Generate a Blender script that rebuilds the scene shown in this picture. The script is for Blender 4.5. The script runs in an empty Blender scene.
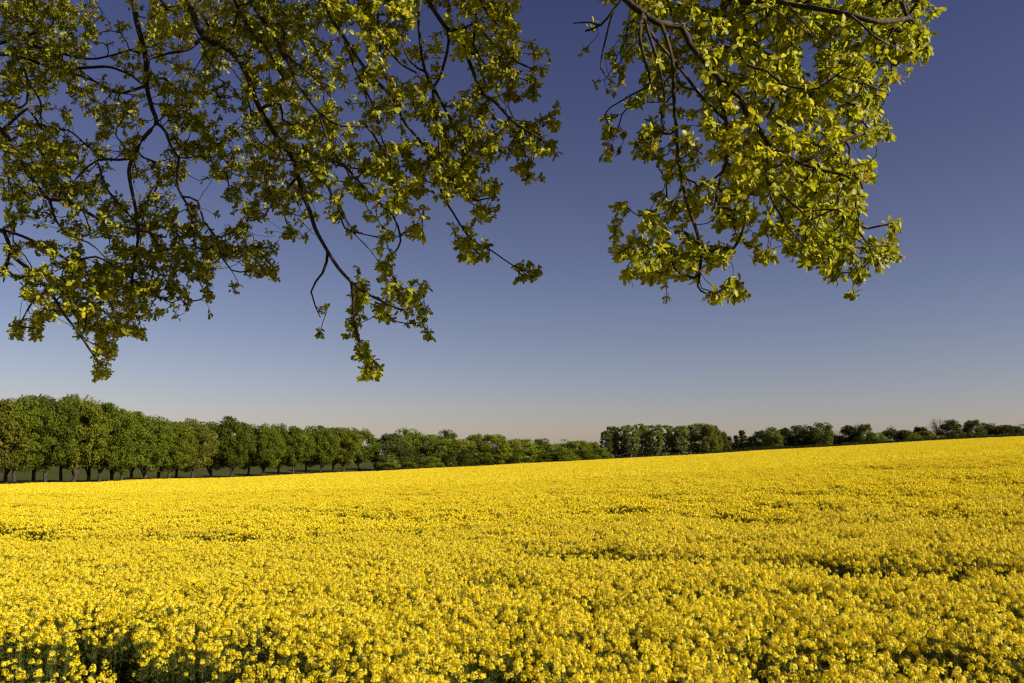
import bpy, math, random
import numpy as np
from mathutils import Vector

# ------------------------------------------------------------------ camera, sky, sun, exposure
SC = bpy.context.scene
COL = SC.collection
EYE = np.array((0.0, 0.0, 3.4))
FPX = 796.0
PITCH = math.atan((455 - 341.5) / FPX)
cam_data = bpy.data.cameras.new("camera")
cam = bpy.data.objects.new("camera", cam_data)
COL.objects.link(cam)
cam.location = EYE
cam.rotation_euler = (math.radians(90) + PITCH, 0, 0)
cam_data.sensor_width = 36
cam_data.lens = FPX / 1024 * 36
cam_data.clip_start = 0.05
cam_data.clip_end = 20000
SC.camera = cam

SUN_AZ = math.radians(115)      # clockwise from +Y (the view direction) towards +X
SUN_EL = math.radians(27)
world = bpy.data.worlds.new("World")
SC.world = world
world.use_nodes = True
wn = world.node_tree
wn.nodes.clear()
w_out = wn.nodes.new("ShaderNodeOutputWorld")
w_bg = wn.nodes.new("ShaderNodeBackground")
w_sky = wn.nodes.new("ShaderNodeTexSky")
w_sky.sky_type = 'NISHITA'
w_sky.sun_disc = False
w_sky.sun_elevation = SUN_EL
w_sky.sun_rotation = SUN_AZ
w_sky.air_density = 1.0
w_sky.dust_density = 0.6
w_sky.ozone_density = 2.0
w_mul = wn.nodes.new("ShaderNodeMix")
w_mul.data_type = 'RGBA'
w_mul.blend_type = 'MULTIPLY'
w_mul.inputs[0].default_value = 1.0
# the photograph was taken through a polariser: the sky deepens with height
w_geo = wn.nodes.new("ShaderNodeTexCoord")
w_sep = wn.nodes.new("ShaderNodeSeparateXYZ")
w_rmp = wn.nodes.new("ShaderNodeValToRGB")
e = w_rmp.color_ramp.elements
e[0].position = 0.0; e[0].color = (1.01, 0.86, 0.94, 1)
e[1].position = 0.52; e[1].color = (0.53, 0.42, 0.635, 1)
x = e.new(0.31); x.color = (0.72, 0.555, 0.685, 1)
wn.links.new(w_geo.outputs["Generated"], w_sep.inputs[0])
wn.links.new(w_sep.outputs[2], w_rmp.inputs[0])
wn.links.new(w_rmp.outputs[0], w_mul.inputs[7])
wn.links.new(w_sky.outputs[0], w_mul.inputs[6])
wn.links.new(w_mul.outputs[2], w_bg.inputs[0])
w_bg.inputs[1].default_value = 0.06
wn.links.new(w_bg.outputs[0], w_out.inputs[0])

sun_data = bpy.data.lights.new("sun", 'SUN')
sun_data.energy = 5.0
sun_data.angle = math.radians(0.55)
sun_data.color = (1.0, 0.89, 0.72)
sun = bpy.data.objects.new("sun", sun_data)
COL.objects.link(sun)
SUNV = Vector((math.sin(SUN_AZ) * math.cos(SUN_EL), math.cos(SUN_AZ) * math.cos(SUN_EL), math.sin(SUN_EL)))
sun.rotation_euler = SUNV.to_track_quat('Z', 'Y').to_euler()
sun.location = (30, -10, 40)

vs = SC.view_settings
vs.view_transform = 'Standard'
vs.look = 'None'
vs.gamma = 1
vs.use_curve_mapping = False
vs.exposure = 0.6
SC.render.engine = 'CYCLES'
SC.cycles.max_bounces = 6
SC.cycles.diffuse_bounces = 3
SC.cycles.glossy_bounces = 2
SC.cycles.transmission_bounces = 3
SC.cycles.transparent_max_bounces = 4
SC.cycles.caustics_reflective = False
SC.cycles.caustics_refractive = False
SC.cycles.sample_clamp_indirect = 4
SC.cycles.filter_width = 1.3

# ------------------------------------------------------------------ helpers
RNG = np.random.default_rng(7)


def ray(px, py):
    """direction through a point of the photograph, scaled to one metre of depth along +Y"""
    a = (np.asarray(px, float) - 512) / FPX
    b = (341.5 - np.asarray(py, float)) / FPX
    dy = math.cos(PITCH) - b * math.sin(PITCH)
    dz = math.sin(PITCH) + b * math.cos(PITCH)
    return np.stack([a / dy, np.ones_like(dy), dz / dy], -1)


def at(px, py, depth):
    r = ray(px, py)
    return EYE + r * np.asarray(depth, float)[..., None]


def vnoise(x, y, seed=0):
    """smooth value noise in 2D, -1..1"""
    x = np.asarray(x, float); y = np.asarray(y, float)
    xi = np.floor(x).astype(np.int64); yi = np.floor(y).astype(np.int64)
    xf = x - xi; yf = y - yi
    xf = xf * xf * (3 - 2 * xf); yf = yf * yf * (3 - 2 * yf)

    def h(i, j):
        n = (i * 374761393 + j * 668265263 + seed * 974711) & 0x7fffffff
        n = ((n ^ (n >> 13)) * 1274126177) & 0x7fffffff
        return ((n ^ (n >> 16)) & 0xffff) / 32767.5 - 1
    return ((h(xi, yi) * (1 - xf) + h(xi + 1, yi) * xf) * (1 - yf)
            + (h(xi, yi + 1) * (1 - xf) + h(xi + 1, yi + 1) * xf) * yf)


def sstep(a, b, v):
    t = np.clip((np.asarray(v, float) - a) / (b - a), 0, 1)
    return t * t * (3 - 2 * t)


def link(name, mesh, mat, parent=None):
    o = bpy.data.objects.new(name, mesh)
    COL.objects.link(o)
    if mat is not None and not mesh.materials:
        mesh.materials.append(mat)
    if parent is not None:
        o.parent = parent
    return o


def tag(o, label=None, cat=None, group=None, kind=None):
    if label: o["label"] = label
    if cat: o["category"] = cat
    if group: o["group"] = group
    if kind: o["kind"] = kind
    return o


def empty(name, loc):
    o = bpy.data.objects.new(name, None)
    o.empty_display_size = 0.5
    o.location = [float(v) for v in loc]
    COL.objects.link(o)
    return o


def poly_mesh(name, V, F, attr=None, smooth=False):
    """V (n,3); F (m,k) int, k=3 or 4; attr: dict name -> per-vertex floats"""
    V = np.asarray(V, np.float32).reshape(-1, 3)
    F = np.asarray(F, np.int32)
    k = F.shape[1]
    m = bpy.data.meshes.new(name)
    m.vertices.add(len(V)); m.vertices.foreach_set("co", V.ravel())
    m.loops.add(F.size); m.loops.foreach_set("vertex_index", F.ravel())
    m.polygons.add(len(F))
    m.polygons.foreach_set("loop_start", np.arange(0, F.size, k, dtype=np.int32))
    if smooth:
        m.polygons.foreach_set("use_smooth", np.ones(len(F), bool))
    for nm, vals in (attr or {}).items():
        a = m.attributes.new(nm, 'FLOAT', 'POINT')
        a.data.foreach_set("value", np.asarray(vals, np.float32))
    m.update(calc_edges=True)
    return m


def quads(name, Q, attr=None):
    """Q (n,4,3) loose quads; attr per quad"""
    n = len(Q)
    F = np.arange(n * 4).reshape(n, 4)
    at_ = {k: np.repeat(v, 4) for k, v in (attr or {}).items()}
    return poly_mesh(name, Q.reshape(-1, 3), F, at_)


def unit(v):
    return v / np.maximum(np.linalg.norm(v, axis=-1, keepdims=True), 1e-9)


class Tubes:
    """collects tapered tubes, built as one mesh"""
    def __init__(s): s.V = []; s.F = []; s.n = 0

    def add(s, P, R, sides=6):
        P = np.asarray(P, float); R = np.asarray(R, float)
        n = len(P)
        if n < 2: return
        T = unit(np.gradient(P, axis=0))
        up = np.array((0.31, 0.17, 0.93)) if abs(T[0, 2]) < 0.9 else np.array((1.0, 0.1, 0))
        A = unit(np.cross(T, up)); B = np.cross(T, A)
        ang = np.arange(sides) * 2 * math.pi / sides
        ring = (A[:, None] * np.cos(ang)[None, :, None] + B[:, None] * np.sin(ang)[None, :, None]) * R[:, None, None] + P[:, None]
        s.V.append(ring.reshape(-1, 3))
        i = np.arange(n - 1)[:, None] * sides; j = np.arange(sides)[None]
        j2 = (j + 1) % sides
        s.F.append((np.stack([i + j, i + j2, i + sides + j2, i + sides + j], -1) + s.n).reshape(-1, 4))
        s.n += n * sides

    def mesh(s, name):
        return poly_mesh(name, np.concatenate(s.V), np.concatenate(s.F), smooth=True)


# ------------------------------------------------------------------ materials
def mat_new(name):
    m = bpy.data.materials.new(name); m.use_nodes = True
    nt = m.node_tree; nt.nodes.clear()
    out = nt.nodes.new("ShaderNodeOutputMaterial")
    return m, nt, out


def leafy(name, trans=0.35, gloss=0.1, stops=None, attr="tint", use_obj=False, base=(1, 1, 1), tcol=(1.0, 1.0, 0.6)):
    """diffuse + translucent + a little sheen; colour from a per-leaf attribute or the object's colour"""
    m, nt, out = mat_new(name)
    N = nt.nodes.new; L = nt.links.new
    at_ = N("ShaderNodeAttribute"); at_.attribute_name = attr
    cr = N("ShaderNodeValToRGB")
    els = cr.color_ramp.elements
    els[0].position = stops[0][0]; els[0].color = (*stops[0][1], 1)
    els[1].position = stops[-1][0]; els[1].color = (*stops[-1][1], 1)
    for p, c in stops[1:-1]:
        e = els.new(p); e.color = (*c, 1)
    L(at_.outputs["Fac"], cr.inputs[0])
    col = cr.outputs[0]
    if use_obj:
        oi = N("ShaderNodeObjectInfo")
        mx = N("ShaderNodeMix"); mx.data_type = 'RGBA'; mx.blend_type = 'MULTIPLY'; mx.inputs[0].default_value = 1
        L(col, mx.inputs[6]); L(oi.outputs["Color"], mx.inputs[7]); col = mx.outputs[2]
    df = N("ShaderNodeBsdfDiffuse"); L(col, df.inputs[0])
    tr = N("ShaderNodeBsdfTranslucent")
    mt = N("ShaderNodeMix"); mt.data_type = 'RGBA'; mt.blend_type = 'MULTIPLY'; mt.inputs[0].default_value = 1
    mt.inputs[7].default_value = (*tcol, 1)
    L(col, mt.inputs[6]); L(mt.outputs[2], tr.inputs[0])
    ms = N("ShaderNodeMixShader"); ms.inputs[0].default_value = trans
    L(df.outputs[0], ms.inputs[1]); L(tr.outputs[0], ms.inputs[2])
    gl = N("ShaderNodeBsdfGlossy"); gl.inputs["Roughness"].default_value = 0.6
    gl.inputs[0].default_value = (0.9, 0.9, 0.8, 1)
    fr = N("ShaderNodeFresnel"); fr.inputs[0].default_value = 1.35
    mm = N("ShaderNodeMath"); mm.operation = 'MULTIPLY'; mm.inputs[1].default_value = gloss
    L(fr.outputs[0], mm.inputs[0])
    mg = N("ShaderNodeMixShader"); L(mm.outputs[0], mg.inputs[0]); L(ms.outputs[0], mg.inputs[1]); L(gl.outputs[0], mg.inputs[2])
    L(mg.outputs[0], out.inputs[0])
    return m


def bark(name, c1, c2, scale=14, lichen=None):
    m, nt, out = mat_new(name)
    N = nt.nodes.new; L = nt.links.new
    b = N("ShaderNodeBsdfPrincipled"); b.inputs["Roughness"].default_value = 0.9
    geo = N("ShaderNodeNewGeometry")
    tc = N("ShaderNodeTexCoord")
    mp = N("ShaderNodeMapping"); mp.inputs["Scale"].default_value = (1, 1, 0.3); L(tc.outputs["Object"], mp.inputs[0])
    n = N("ShaderNodeTexNoise"); n.inputs["Scale"].default_value = scale; n.inputs["Detail"].default_value = 8
    L(mp.outputs[0], n.inputs["Vector"])
    cr = N("ShaderNodeValToRGB"); e = cr.color_ramp.elements
    e[0].position = 0.35; e[0].color = (*c1, 1); e[1].position = 0.68; e[1].color = (*c2, 1)
    if lichen:
        x = e.new(0.8); x.color = (*lichen, 1)
    L(n.outputs[0], cr.inputs[0]); L(cr.outputs[0], b.inputs["Base Color"])
    bp = N("ShaderNodeBump"); bp.inputs["Strength"].default_value = 0.8; bp.inputs["Distance"].default_value = 0.02
    L(n.outputs[0], bp.inputs["Height"]); L(bp.outputs[0], b.inputs["Normal"])
    L(b.outputs[0], out.inputs[0])
    return m


M_OAK_LEAF = leafy("young_leaf", 0.5, 0.04, [(0.0, (0.26, 0.15, 0.04)), (0.1, (0.24, 0.20, 0.02)), (0.3, (0.195, 0.222, 0.014)),
                                            (0.65, (0.40, 0.415, 0.022)), (1.0, (0.63, 0.58, 0.035))], tcol=(1.25, 1.22, 0.5))
M_OAK_BARK = bark("rough_bark", (0.016, 0.011, 0.007), (0.075, 0.052, 0.026), 26, (0.16, 0.13, 0.06))
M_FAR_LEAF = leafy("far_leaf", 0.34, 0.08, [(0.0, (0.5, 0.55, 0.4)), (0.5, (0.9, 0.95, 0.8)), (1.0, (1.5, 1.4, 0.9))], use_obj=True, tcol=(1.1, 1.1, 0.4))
M_FAR_BARK = bark("far_bark", (0.02, 0.015, 0.010), (0.075, 0.056, 0.033), 3)
M_PALE_BARK = bark("pale_bark", (0.12, 0.11, 0.09), (0.32, 0.29, 0.24), 3)
M_PETAL = leafy("rape_petal", 0.30, 0.05, [(0.0, (0.76, 0.57, 0.004)), (0.5, (0.91, 0.75, 0.006)), (1.0, (0.95, 0.85, 0.12))], tcol=(1, 0.95, 0.3))  # cream end of the ramp paints highlights on the flower heads
M_STEM = leafy("rape_stem", 0.25, 0.15, [(0.0, (0.035, 0.05, 0.010)), (0.5, (0.075, 0.10, 0.018)), (1.0, (0.20, 0.20, 0.03))], tcol=(1, 1, 0.4))


def ground_mat():
    m, nt, out = mat_new("ground_surface")
    N = nt.nodes.new; L = nt.links.new
    b = N("ShaderNodeBsdfPrincipled"); b.inputs["Roughness"].default_value = 1.0
    b.inputs["Specular IOR Level"].default_value = 0.1
    tc = N("ShaderNodeTexCoord")
    n1 = N("ShaderNodeTexNoise"); n1.inputs["Scale"].default_value = 3.0; n1.inputs["Detail"].default_value = 10
    n2 = N("ShaderNodeTexNoise"); n2.inputs["Scale"].default_value = 0.05; n2.inputs["Detail"].default_value = 6
    L(tc.outputs["Object"], n1.inputs[0]); L(tc.outputs["Object"], n2.inputs[0])
    soil = N("ShaderNodeValToRGB"); e = soil.color_ramp.elements
    e[0].position = .3; e[0].color = (0.018, 0.018, 0.008, 1); e[1].position = .7; e[1].color = (0.06, 0.045, 0.022, 1)
    L(n1.outputs[0], soil.inputs[0])
    gr = N("ShaderNodeValToRGB"); e = gr.color_ramp.elements
    e[0].position = .3; e[0].color = (0.040, 0.048, 0.007, 1); e[1].position = .7; e[1].color = (0.06, 0.066, 0.010, 1)
    L(n2.outputs[0], gr.inputs[0])
    a = N("ShaderNodeAttribute"); a.attribute_name = "crop"
    mx = N("ShaderNodeMix"); mx.data_type = 'RGBA'
    L(a.outputs["Fac"], mx.inputs[0]); L(gr.outputs[0], mx.inputs[6]); L(soil.outputs[0], mx.inputs[7])
    L(mx.outputs[2], b.inputs["Base Color"])
    bp = N("ShaderNodeBump"); bp.inputs["Strength"].default_value = 0.6; bp.inputs["Distance"].default_value = 0.05
    L(n1.outputs[0], bp.inputs["Height"]); L(bp.outputs[0], b.inputs["Normal"])
    L(b.outputs[0], out.inputs[0])
    return m


M_GROUND = ground_mat()

# ------------------------------------------------------------------ terrain
CROP_H = 1.3
ZC0 = EYE[2] - 2.1                                # top of the crop near the camera
EDGE_PX = np.array([-260, -120, 0, 120, 260, 375, 500, 600, 740, 880, 1024, 1150, 1300], float)
EDGE_PY = np.array([497, 490, 484.5, 481, 476.5, 471.5, 465, 459.5, 452, 444, 436, 430, 424], float)
EDGE_Y = np.array([96, 108, 120, 150, 195, 240, 275, 295, 290, 270, 250, 235, 220], float)
_r = ray(EDGE_PX, EDGE_PY)
EDGE_U = _r[:, 0]
EDGE_K = -((EYE[2] + _r[:, 2] * EDGE_Y) - ZC0) / EDGE_Y


def _smooth_interp(u, xs, ys):
    s = 0.06
    return (np.interp(u - s, xs, ys) + np.interp(u - s / 2, xs, ys) + np.interp(u, xs, ys)
            + np.interp(u + s / 2, xs, ys) + np.interp(u + s, xs, ys)) / 5


def polar(x, y):
    th = np.arctan2(x, y)
    w = sstep(1.35, 0.85, np.abs(th))              # 1 in front, 0 to the side and behind
    u = np.tan(np.clip(th, -1.2, 1.2))
    return u, w


def edge_y(u): return _smooth_interp(u, EDGE_U, EDGE_Y)


def canopy(x, y):
    """height of the top of the crop (without small variation)"""
    x = np.asarray(x, float); y = np.asarray(y, float)
    u, w = polar(x, y)
    k = _smooth_interp(u, EDGE_U, EDGE_K)
    yy = np.maximum(y, 0)
    und = 0.16 * vnoise(x / 23 + 3.1, y / 17 + 1.7, 3) * sstep(5, 25, yy)
    return ZC0 - k * yy * w + und


def ground_z(x, y):
    x = np.asarray(x, float); y = np.asarray(y, float)
    u, w = polar(x, y)
    De = edge_y(u)
    yc = np.minimum(y, De)
    s = np.where(y > De, De / np.maximum(y, 1e-6), 1.0)
    zin = canopy(x * s, yc) - CROP_H
    t = np.maximum(y - De, 0)
    left = sstep(0.0, -0.14, u)
    zl = zin + (EYE[2] - 1.6 - zin) * sstep(14, 170, t)
    zr = zin - 3.2 * sstep(5, 110, t)
    zr = zr + (EYE[2] - 2.5 - zr) * sstep(150, 900, t)
    zout = zr * (1 - left) + zl * left
    z = np.where(y > De, zout, zin)
    z = z * w + (0.0) * (1 - w)
    return z + 0.05 * vnoise(x / 3, y / 3, 5)


def build_ground():
    th = np.concatenate([np.linspace(-0.85, 0.85, 260), np.linspace(0.9, 2 * math.pi - 0.9, 60)])
    r = np.concatenate([[0.0], np.geomspace(0.5, 420, 230), np.geomspace(450, 9000, 30)])
    T, R = np.meshgrid(th, r, indexing='ij')
    X = R * np.sin(T); Y = R * np.cos(T)
    Z = ground_z(X, Y)
    u, w = polar(X, Y)
    crop = ((Y < edge_y(u)) & (Y > 4.0) & (np.abs(np.arctan2(X, Y)) < 1.3)).astype(float)
    n, m = T.shape
    i = np.arange(n)[:, None]; j = np.arange(m - 1)[None]
    i2 = (i + 1) % n
    F = np.stack([i * m + j, i * m + j + 1, i2 * m + j + 1, i2 * m + j], -1).reshape(-1, 4)
    me = poly_mesh("ground", np.stack([X, Y, Z], -1), F, {"crop": crop.ravel()}, smooth=True)
    o = link("ground", me, M_GROUND)
    tag(o, kind="structure")


build_ground()

# ------------------------------------------------------------------ rapeseed plants
RAPE = bpy.data.collections.new("rape_plants")    # plants the field scatters; never linked to the scene itself


def head(rng, c, n, fsize, petals, rad, out, tint):
    """one raceme: a dome of small four-petalled flowers round a tuft of buds"""
    ph = rng.uniform(0, 2 * math.pi, n)
    t = rng.uniform(0, 1, n) ** 0.8                # 0 top .. 1 bottom of the dome
    el = (1 - t) * 1.3 - 0.25
    d = np.stack([np.cos(ph) * np.cos(el), np.sin(ph) * np.cos(el), np.sin(el)], -1)
    P = c + d * np.array((rad, rad, rad * 1.6)) * rng.uniform(0.75, 1.1, (n, 1))
    nrm = unit(d + rng.normal(0, 0.35, (n, 3)) + np.array((0, 0, 0.25)))
    a = unit(np.cross(nrm, rng.normal(0, 1, (n, 3)))); b = np.cross(nrm, a)
    tt = np.clip(tint + rng.normal(0, 0.2, n) + .15 * d[:, 2], 0, 1)  # flowers higher on the dome are tinted lighter, a painted highlight
    if petals:
        for q in range(4):
            an = q * math.pi / 2
            dd = a * math.cos(an) + b * math.sin(an); ee = -a * math.sin(an) + b * math.cos(an)
            tip = P + dd * fsize + nrm * fsize * 0.25
            Q = np.stack([P + dd * fsize * .1, P + dd * fsize * .62 + ee * fsize * .42 + nrm * fsize * .05, tip,
                          P + dd * fsize * .62 - ee * fsize * .42 + nrm * fsize * .05], 1)
            out.append((Q, tt))
    else:
        s = fsize
        Q = np.stack([P - a * s - b * s * .7, P + a * s - b * s, P + a * s * .8 + b * s, P - a * s + b * s * .8], 1)
        out.append((Q, tt))


def make_plant(i, rng, lod, nh, R, dense):
    fl = []; st = []
    k = 0
    for _ in range(nh):
        rr = R * math.sqrt(rng.uniform()); a = rng.uniform(0, 2 * math.pi)
        z = -abs(rng.normal(0, 0.14)) - 0.02 + (0.05 if rng.uniform() < 0.2 else 0)
        c = np.array((rr * math.cos(a), rr * math.sin(a), z))
        tint = rng.uniform(0.25, 0.85)
        if lod == 0:
            head(rng, c, rng.integers(24, 36), 0.0118, True, rng.uniform(0.024, 0.038), fl, tint)
            g = np.empty((0, 4, 3))
            nb = 9                                   # green buds on top
            P = c + np.array((0, 0, 0.048)) + rng.normal(0, 0.007, (nb, 3))
            a1 = unit(rng.normal(0, 1, (nb, 3))) * .004; b1 = unit(rng.normal(0, 1, (nb, 3))) * .004
            st.append((np.stack([P - a1, P - b1, P + a1, P + b1], 1), np.full(nb, 0.95)))
        elif lod == 1:
            head(rng, c, 16, 0.0125, False, rng.uniform(0.026, 0.038), fl, tint)
        else:
            head(rng, c, 7, 0.027, False, 0.045, fl, tint)
        if lod < 2:                                  # stem and side pods
            foot = np.array((c[0] * .35, c[1] * .35, -1.25))
            w = 0.0035 if lod == 0 else 0.006
            for sd in ((w, 0, 0), (0, w, 0)):
                sd = np.array(sd)
                mid = c * .6 + foot * .4 + np.array((0, 0, -.05)) + rng.normal(0, .01, 3)
                st.append((np.stack([c - sd * .6, c + sd * .6, mid + sd, mid - sd])[None], np.array([.5])))
                st.append((np.stack([mid - sd, mid + sd, foot + sd * 1.4, foot - sd * 1.4])[None], np.array([.35])))
            npod = 14 if lod == 0 else 5
            h = rng.uniform(0.06, 0.3, npod)[:, None]
            base = c - np.array((0, 0, 1)) * h
            an = rng.uniform(0, 2 * math.pi, npod)
            tip = base + np.stack([np.cos(an) * .045, np.sin(an) * .045, np.full(npod, .03)], -1)
            wv = np.array((0, 0, .0022 if lod == 0 else .006))
            st.append((np.stack([base - wv, tip - wv, tip + wv, base + wv], 1), np.full(npod, .75)))
    nl = int(nh * (2.2 if lod < 2 else 1.0))         # leaves in the stand below the flowers
    sz = 0.055 if lod < 2 else 0.12
    rr = R * np.sqrt(rng.uniform(0, 1, nl)); a = rng.uniform(0, 2 * math.pi, nl)
    P = np.stack([rr * np.cos(a), rr * np.sin(a), rng.uniform(-1.1, -0.28, nl)], -1)
    nrm = unit(rng.normal(0, .6, (nl, 3)) + np.array((0, 0, .8)))
    u = unit(np.cross(nrm, rng.normal(0, 1, (nl, 3)))); v = np.cross(nrm, u)
    st.append((np.stack([P - u * sz * 1.4, P - v * sz * .5, P + u * sz * 1.4 - np.array((0, 0, sz * .6)), P + v * sz * .5], 1), rng.uniform(0.1, .5, nl)))
    QF = np.concatenate([q for q, t in fl]); TF = np.concatenate([t for q, t in fl])
    QS = np.concatenate([q for q, t in st]); TS = np.concatenate([t for q, t in st])
    me = quads("rape_plant", np.concatenate([QF, QS]), {"tint": np.concatenate([TF, TS])})
    me.materials.append(M_PETAL); me.materials.append(M_STEM)
    mi = np.zeros(len(QF) + len(QS), np.int32); mi[len(QF):] = 1
    me.polygons.foreach_set("material_index", mi)
    o = bpy.data.objects.new("rape_plant.%03d" % i, me)
    RAPE.objects.link(o)


rngp = np.random.default_rng(11)
NV = 8
for i in range(NV): make_plant(i, rngp, 0, 18, 0.27, 1)
for i in range(NV): make_plant(NV + i, rngp, 1, 22, 0.30, 1)
for i in range(NV): make_plant(2 * NV + i, rngp, 2, 120, 1.1, 1)

# places where the crop is thin or low: tramlines and lodged spots, traced on the ground
TRACKS = [
    ([(-60, 524), (12, 531), (47, 538), (94, 541), (150, 536), (219, 537), (290, 541)], 0.8, 0.55),
    ([(0, 506), (90, 511), (187, 510), (266, 511), (390, 520), (470, 522)], 0.8, 0.32),
    ([(500, 549), (557, 553), (637, 558), (744, 560), (810, 563), (923, 571), (1000, 574)], 0.45, 0.33),
    ([(880, 568), (905, 570), (955, 571)], 0.8, 0.5),
    ([(600, 514), (700, 514), (790, 519), (860, 523), (930, 519), (1010, 514), (1100, 512)], 0.8, 0.30),
    ([(560, 497), (680, 499), (800, 496), (900, 500)], 1.3, 0.26),
    ([(880, 468), (936, 469), (1000, 470)], 2.2, 0.35),
    ([(400, 494), (440, 496), (480, 495)], 1.4, 0.26),
    ([(950, 482), (1000, 486), (1060, 486)], 1.4, 0.3),
]


def on_canopy(px, py):
    r = ray(px, py)
    u = r[0]; k = float(_smooth_interp(u, EDGE_U, EDGE_K))
    Y = (ZC0 - EYE[2]) / (r[2] + k)
    return np.array((u * Y, Y))


def seg_dist(X, Y, pts):
    d = np.full(X.shape, 1e9)
    for p, q in zip(pts[:-1], pts[1:]):
        v = q - p; L = v @ v
        t = np.clip(((X - p[0]) * v[0] + (Y - p[1]) * v[1]) / L, 0, 1)
        d = np.minimum(d, np.hypot(X - p[0] - t * v[0], Y - p[1] - t * v[1]))
    return d


def build_crop():
    rng = np.random.default_rng(5)

    def sector(y0, y1, spacing, umax):
        # jittered lattice in plan, kept inside the viewing sector with a margin for side steps
        nx = int(2 * umax * y1 / spacing) + 2; ny = int((y1 - y0) / spacing) + 2
        gx, gy = np.meshgrid(np.arange(nx), np.arange(ny))
        X = (gx - nx / 2 + rng.uniform(-.6, .6, gx.shape)) * spacing
        Y = y0 + (gy + rng.uniform(-.6, .6, gx.shape)) * spacing
        X = X.ravel(); Y = Y.ravel()
        k = (np.abs(X) < umax * Y + 4) & (Y > y0) & (Y < y1)
        return X[k], Y[k]
    P = []; rot = []; scl = []; idx = []
    for lod, (y0, y1, sp, um) in enumerate(((4.9, 33, 0.29, 1.35), (17, 70, 0.34, 1.0), (70, 300, 1.25, 0.88))):
        X, Y = sector(y0, y1, sp, um)
        De = edge_y(X / Y)
        k = Y < De - 0.3
        yb = Y + 5 * vnoise(X / 2.5, Y / 2.5, 15) + rng.normal(0, 1.2, len(Y))      # no hard line between near and far plants
        if lod == 0: k &= yb < 25
        if lod == 1: k &= yb >= 25
        X, Y = X[k], Y[k]
        n = len(X)
        dip = 0.05 * rng.normal(0, 1, n) if lod < 2 else 0.02 * rng.normal(0, 1, n)
        # plants of unequal height in clumps
        cl = vnoise(X / 0.9, Y / 0.9, 21); dip = dip + 0.06 * cl
        thin = vnoise(X / 2.3 + 9, Y / 1.5, 22) + 0.6 * vnoise(X / 0.7, Y / 0.6, 23)
        dip = dip - 0.24 * sstep(0.62, 1.05, thin)
        for pts, wd, dep in TRACKS:
            pw = [on_canopy(*p) for p in pts]
            wob = 1 + 0.5 * vnoise(X / 1.7, Y / 1.7, 30)
            d = seg_dist(X, Y, pw) / (wd * wob)
            dip = dip - dep * np.exp(-d * d) * (0.55 + 0.6 * sstep(-.5, .5, vnoise(X / 3.0, Y / 3.0, 31)))
        keep = rng.uniform(0, 1, n) < np.where(dip < -0.25, 0.8, 1.0)
        if lod == 0:
            # ragged near-left corner and thin places along the near edge
            c = sstep(12.0, 9.7, Y + 0.55 * (X + 5.0) * (X > -5.0) + 0.5 * vnoise(X, Y, 41)) * sstep(-1.0, -3.0, X)
            c = np.maximum(c, .8 * np.exp(-((X + .35) / .55) ** 2 - ((Y - 8.15) / .4) ** 2))
            c = np.maximum(c, .45 * sstep(9.2, 8.2, Y) * sstep(-.2, .5, vnoise(X / .8, Y / .5, 44)))
            dip = dip - 0.36 * c
            keep &= rng.uniform(0, 1, n) > 0.9 * c
        X, Y, dip = X[keep], Y[keep], dip[keep]
        n = len(X)
        P.append(np.stack([X, Y, canopy(X, Y) + dip + 0.04], -1))
        rot.append(rng.uniform(0, 2 * math.pi, n))
        scl.append(rng.uniform(0.9, 1.12, n))
        idx.append(rng.integers(0, NV, n) + lod * NV)
        print("crop lod", lod, n)
    P = np.concatenate(P); rot = np.concatenate(rot); scl = np.concatenate(scl); idx = np.concatenate(idx)
    me = bpy.data.meshes.new("rapeseed_crop")
    me.vertices.add(len(P)); me.vertices.foreach_set("co", P.astype(np.float32).ravel())
    for nm, tp, vals in (("turn", 'FLOAT', rot), ("size", 'FLOAT', scl), ("pick", 'INT', idx)):
        a = me.attributes.new(nm, tp, 'POINT'); a.data.foreach_set("value", vals.astype(np.float32 if tp == 'FLOAT' else np.int32))
    o = link("rapeseed_crop", me, None)
    tag(o, "flowering yellow rapeseed crop filling the whole field up to the far tree line", "crop", kind="stuff")
    ng = bpy.data.node_groups.new("scatter_plants", 'GeometryNodeTree')
    ng.interface.new_socket("Geometry", in_out='INPUT', socket_type='NodeSocketGeometry')
    ng.interface.new_socket("Geometry", in_out='OUTPUT', socket_type='NodeSocketGeometry')
    N = ng.nodes.new; L = ng.links.new
    gi = N("NodeGroupInput"); go = N("NodeGroupOutput")
    ci = N("GeometryNodeCollectionInfo"); ci.inputs["Collection"].default_value = RAPE
    ci.inputs["Separate Children"].default_value = True; ci.inputs["Reset Children"].default_value = True
    ip = N("GeometryNodeInstanceOnPoints"); ip.inputs["Pick Instance"].default_value = True

    def named(nm, tp):
        a = N("GeometryNodeInputNamedAttribute"); a.data_type = tp; a.inputs["Name"].default_value = nm
        return a.outputs["Attribute"]
    m2p = N("GeometryNodeMeshToPoints")
    L(gi.outputs[0], m2p.inputs["Mesh"]); L(m2p.outputs[0], ip.inputs["Points"])
    L(ci.outputs[0], ip.inputs["Instance"])
    L(named("pick", 'INT'), ip.inputs["Instance Index"])
    cx = N("ShaderNodeCombineXYZ"); L(named("turn", 'FLOAT'), cx.inputs[2]); L(cx.outputs[0], ip.inputs["Rotation"])
    L(named("size", 'FLOAT'), ip.inputs["Scale"])
    L(ip.outputs[0], go.inputs[0])
    md = o.modifiers.new("scatter", 'NODES'); md.node_group = ng


build_crop()

# ------------------------------------------------------------------ distant trees
MESHES = {}


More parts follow.
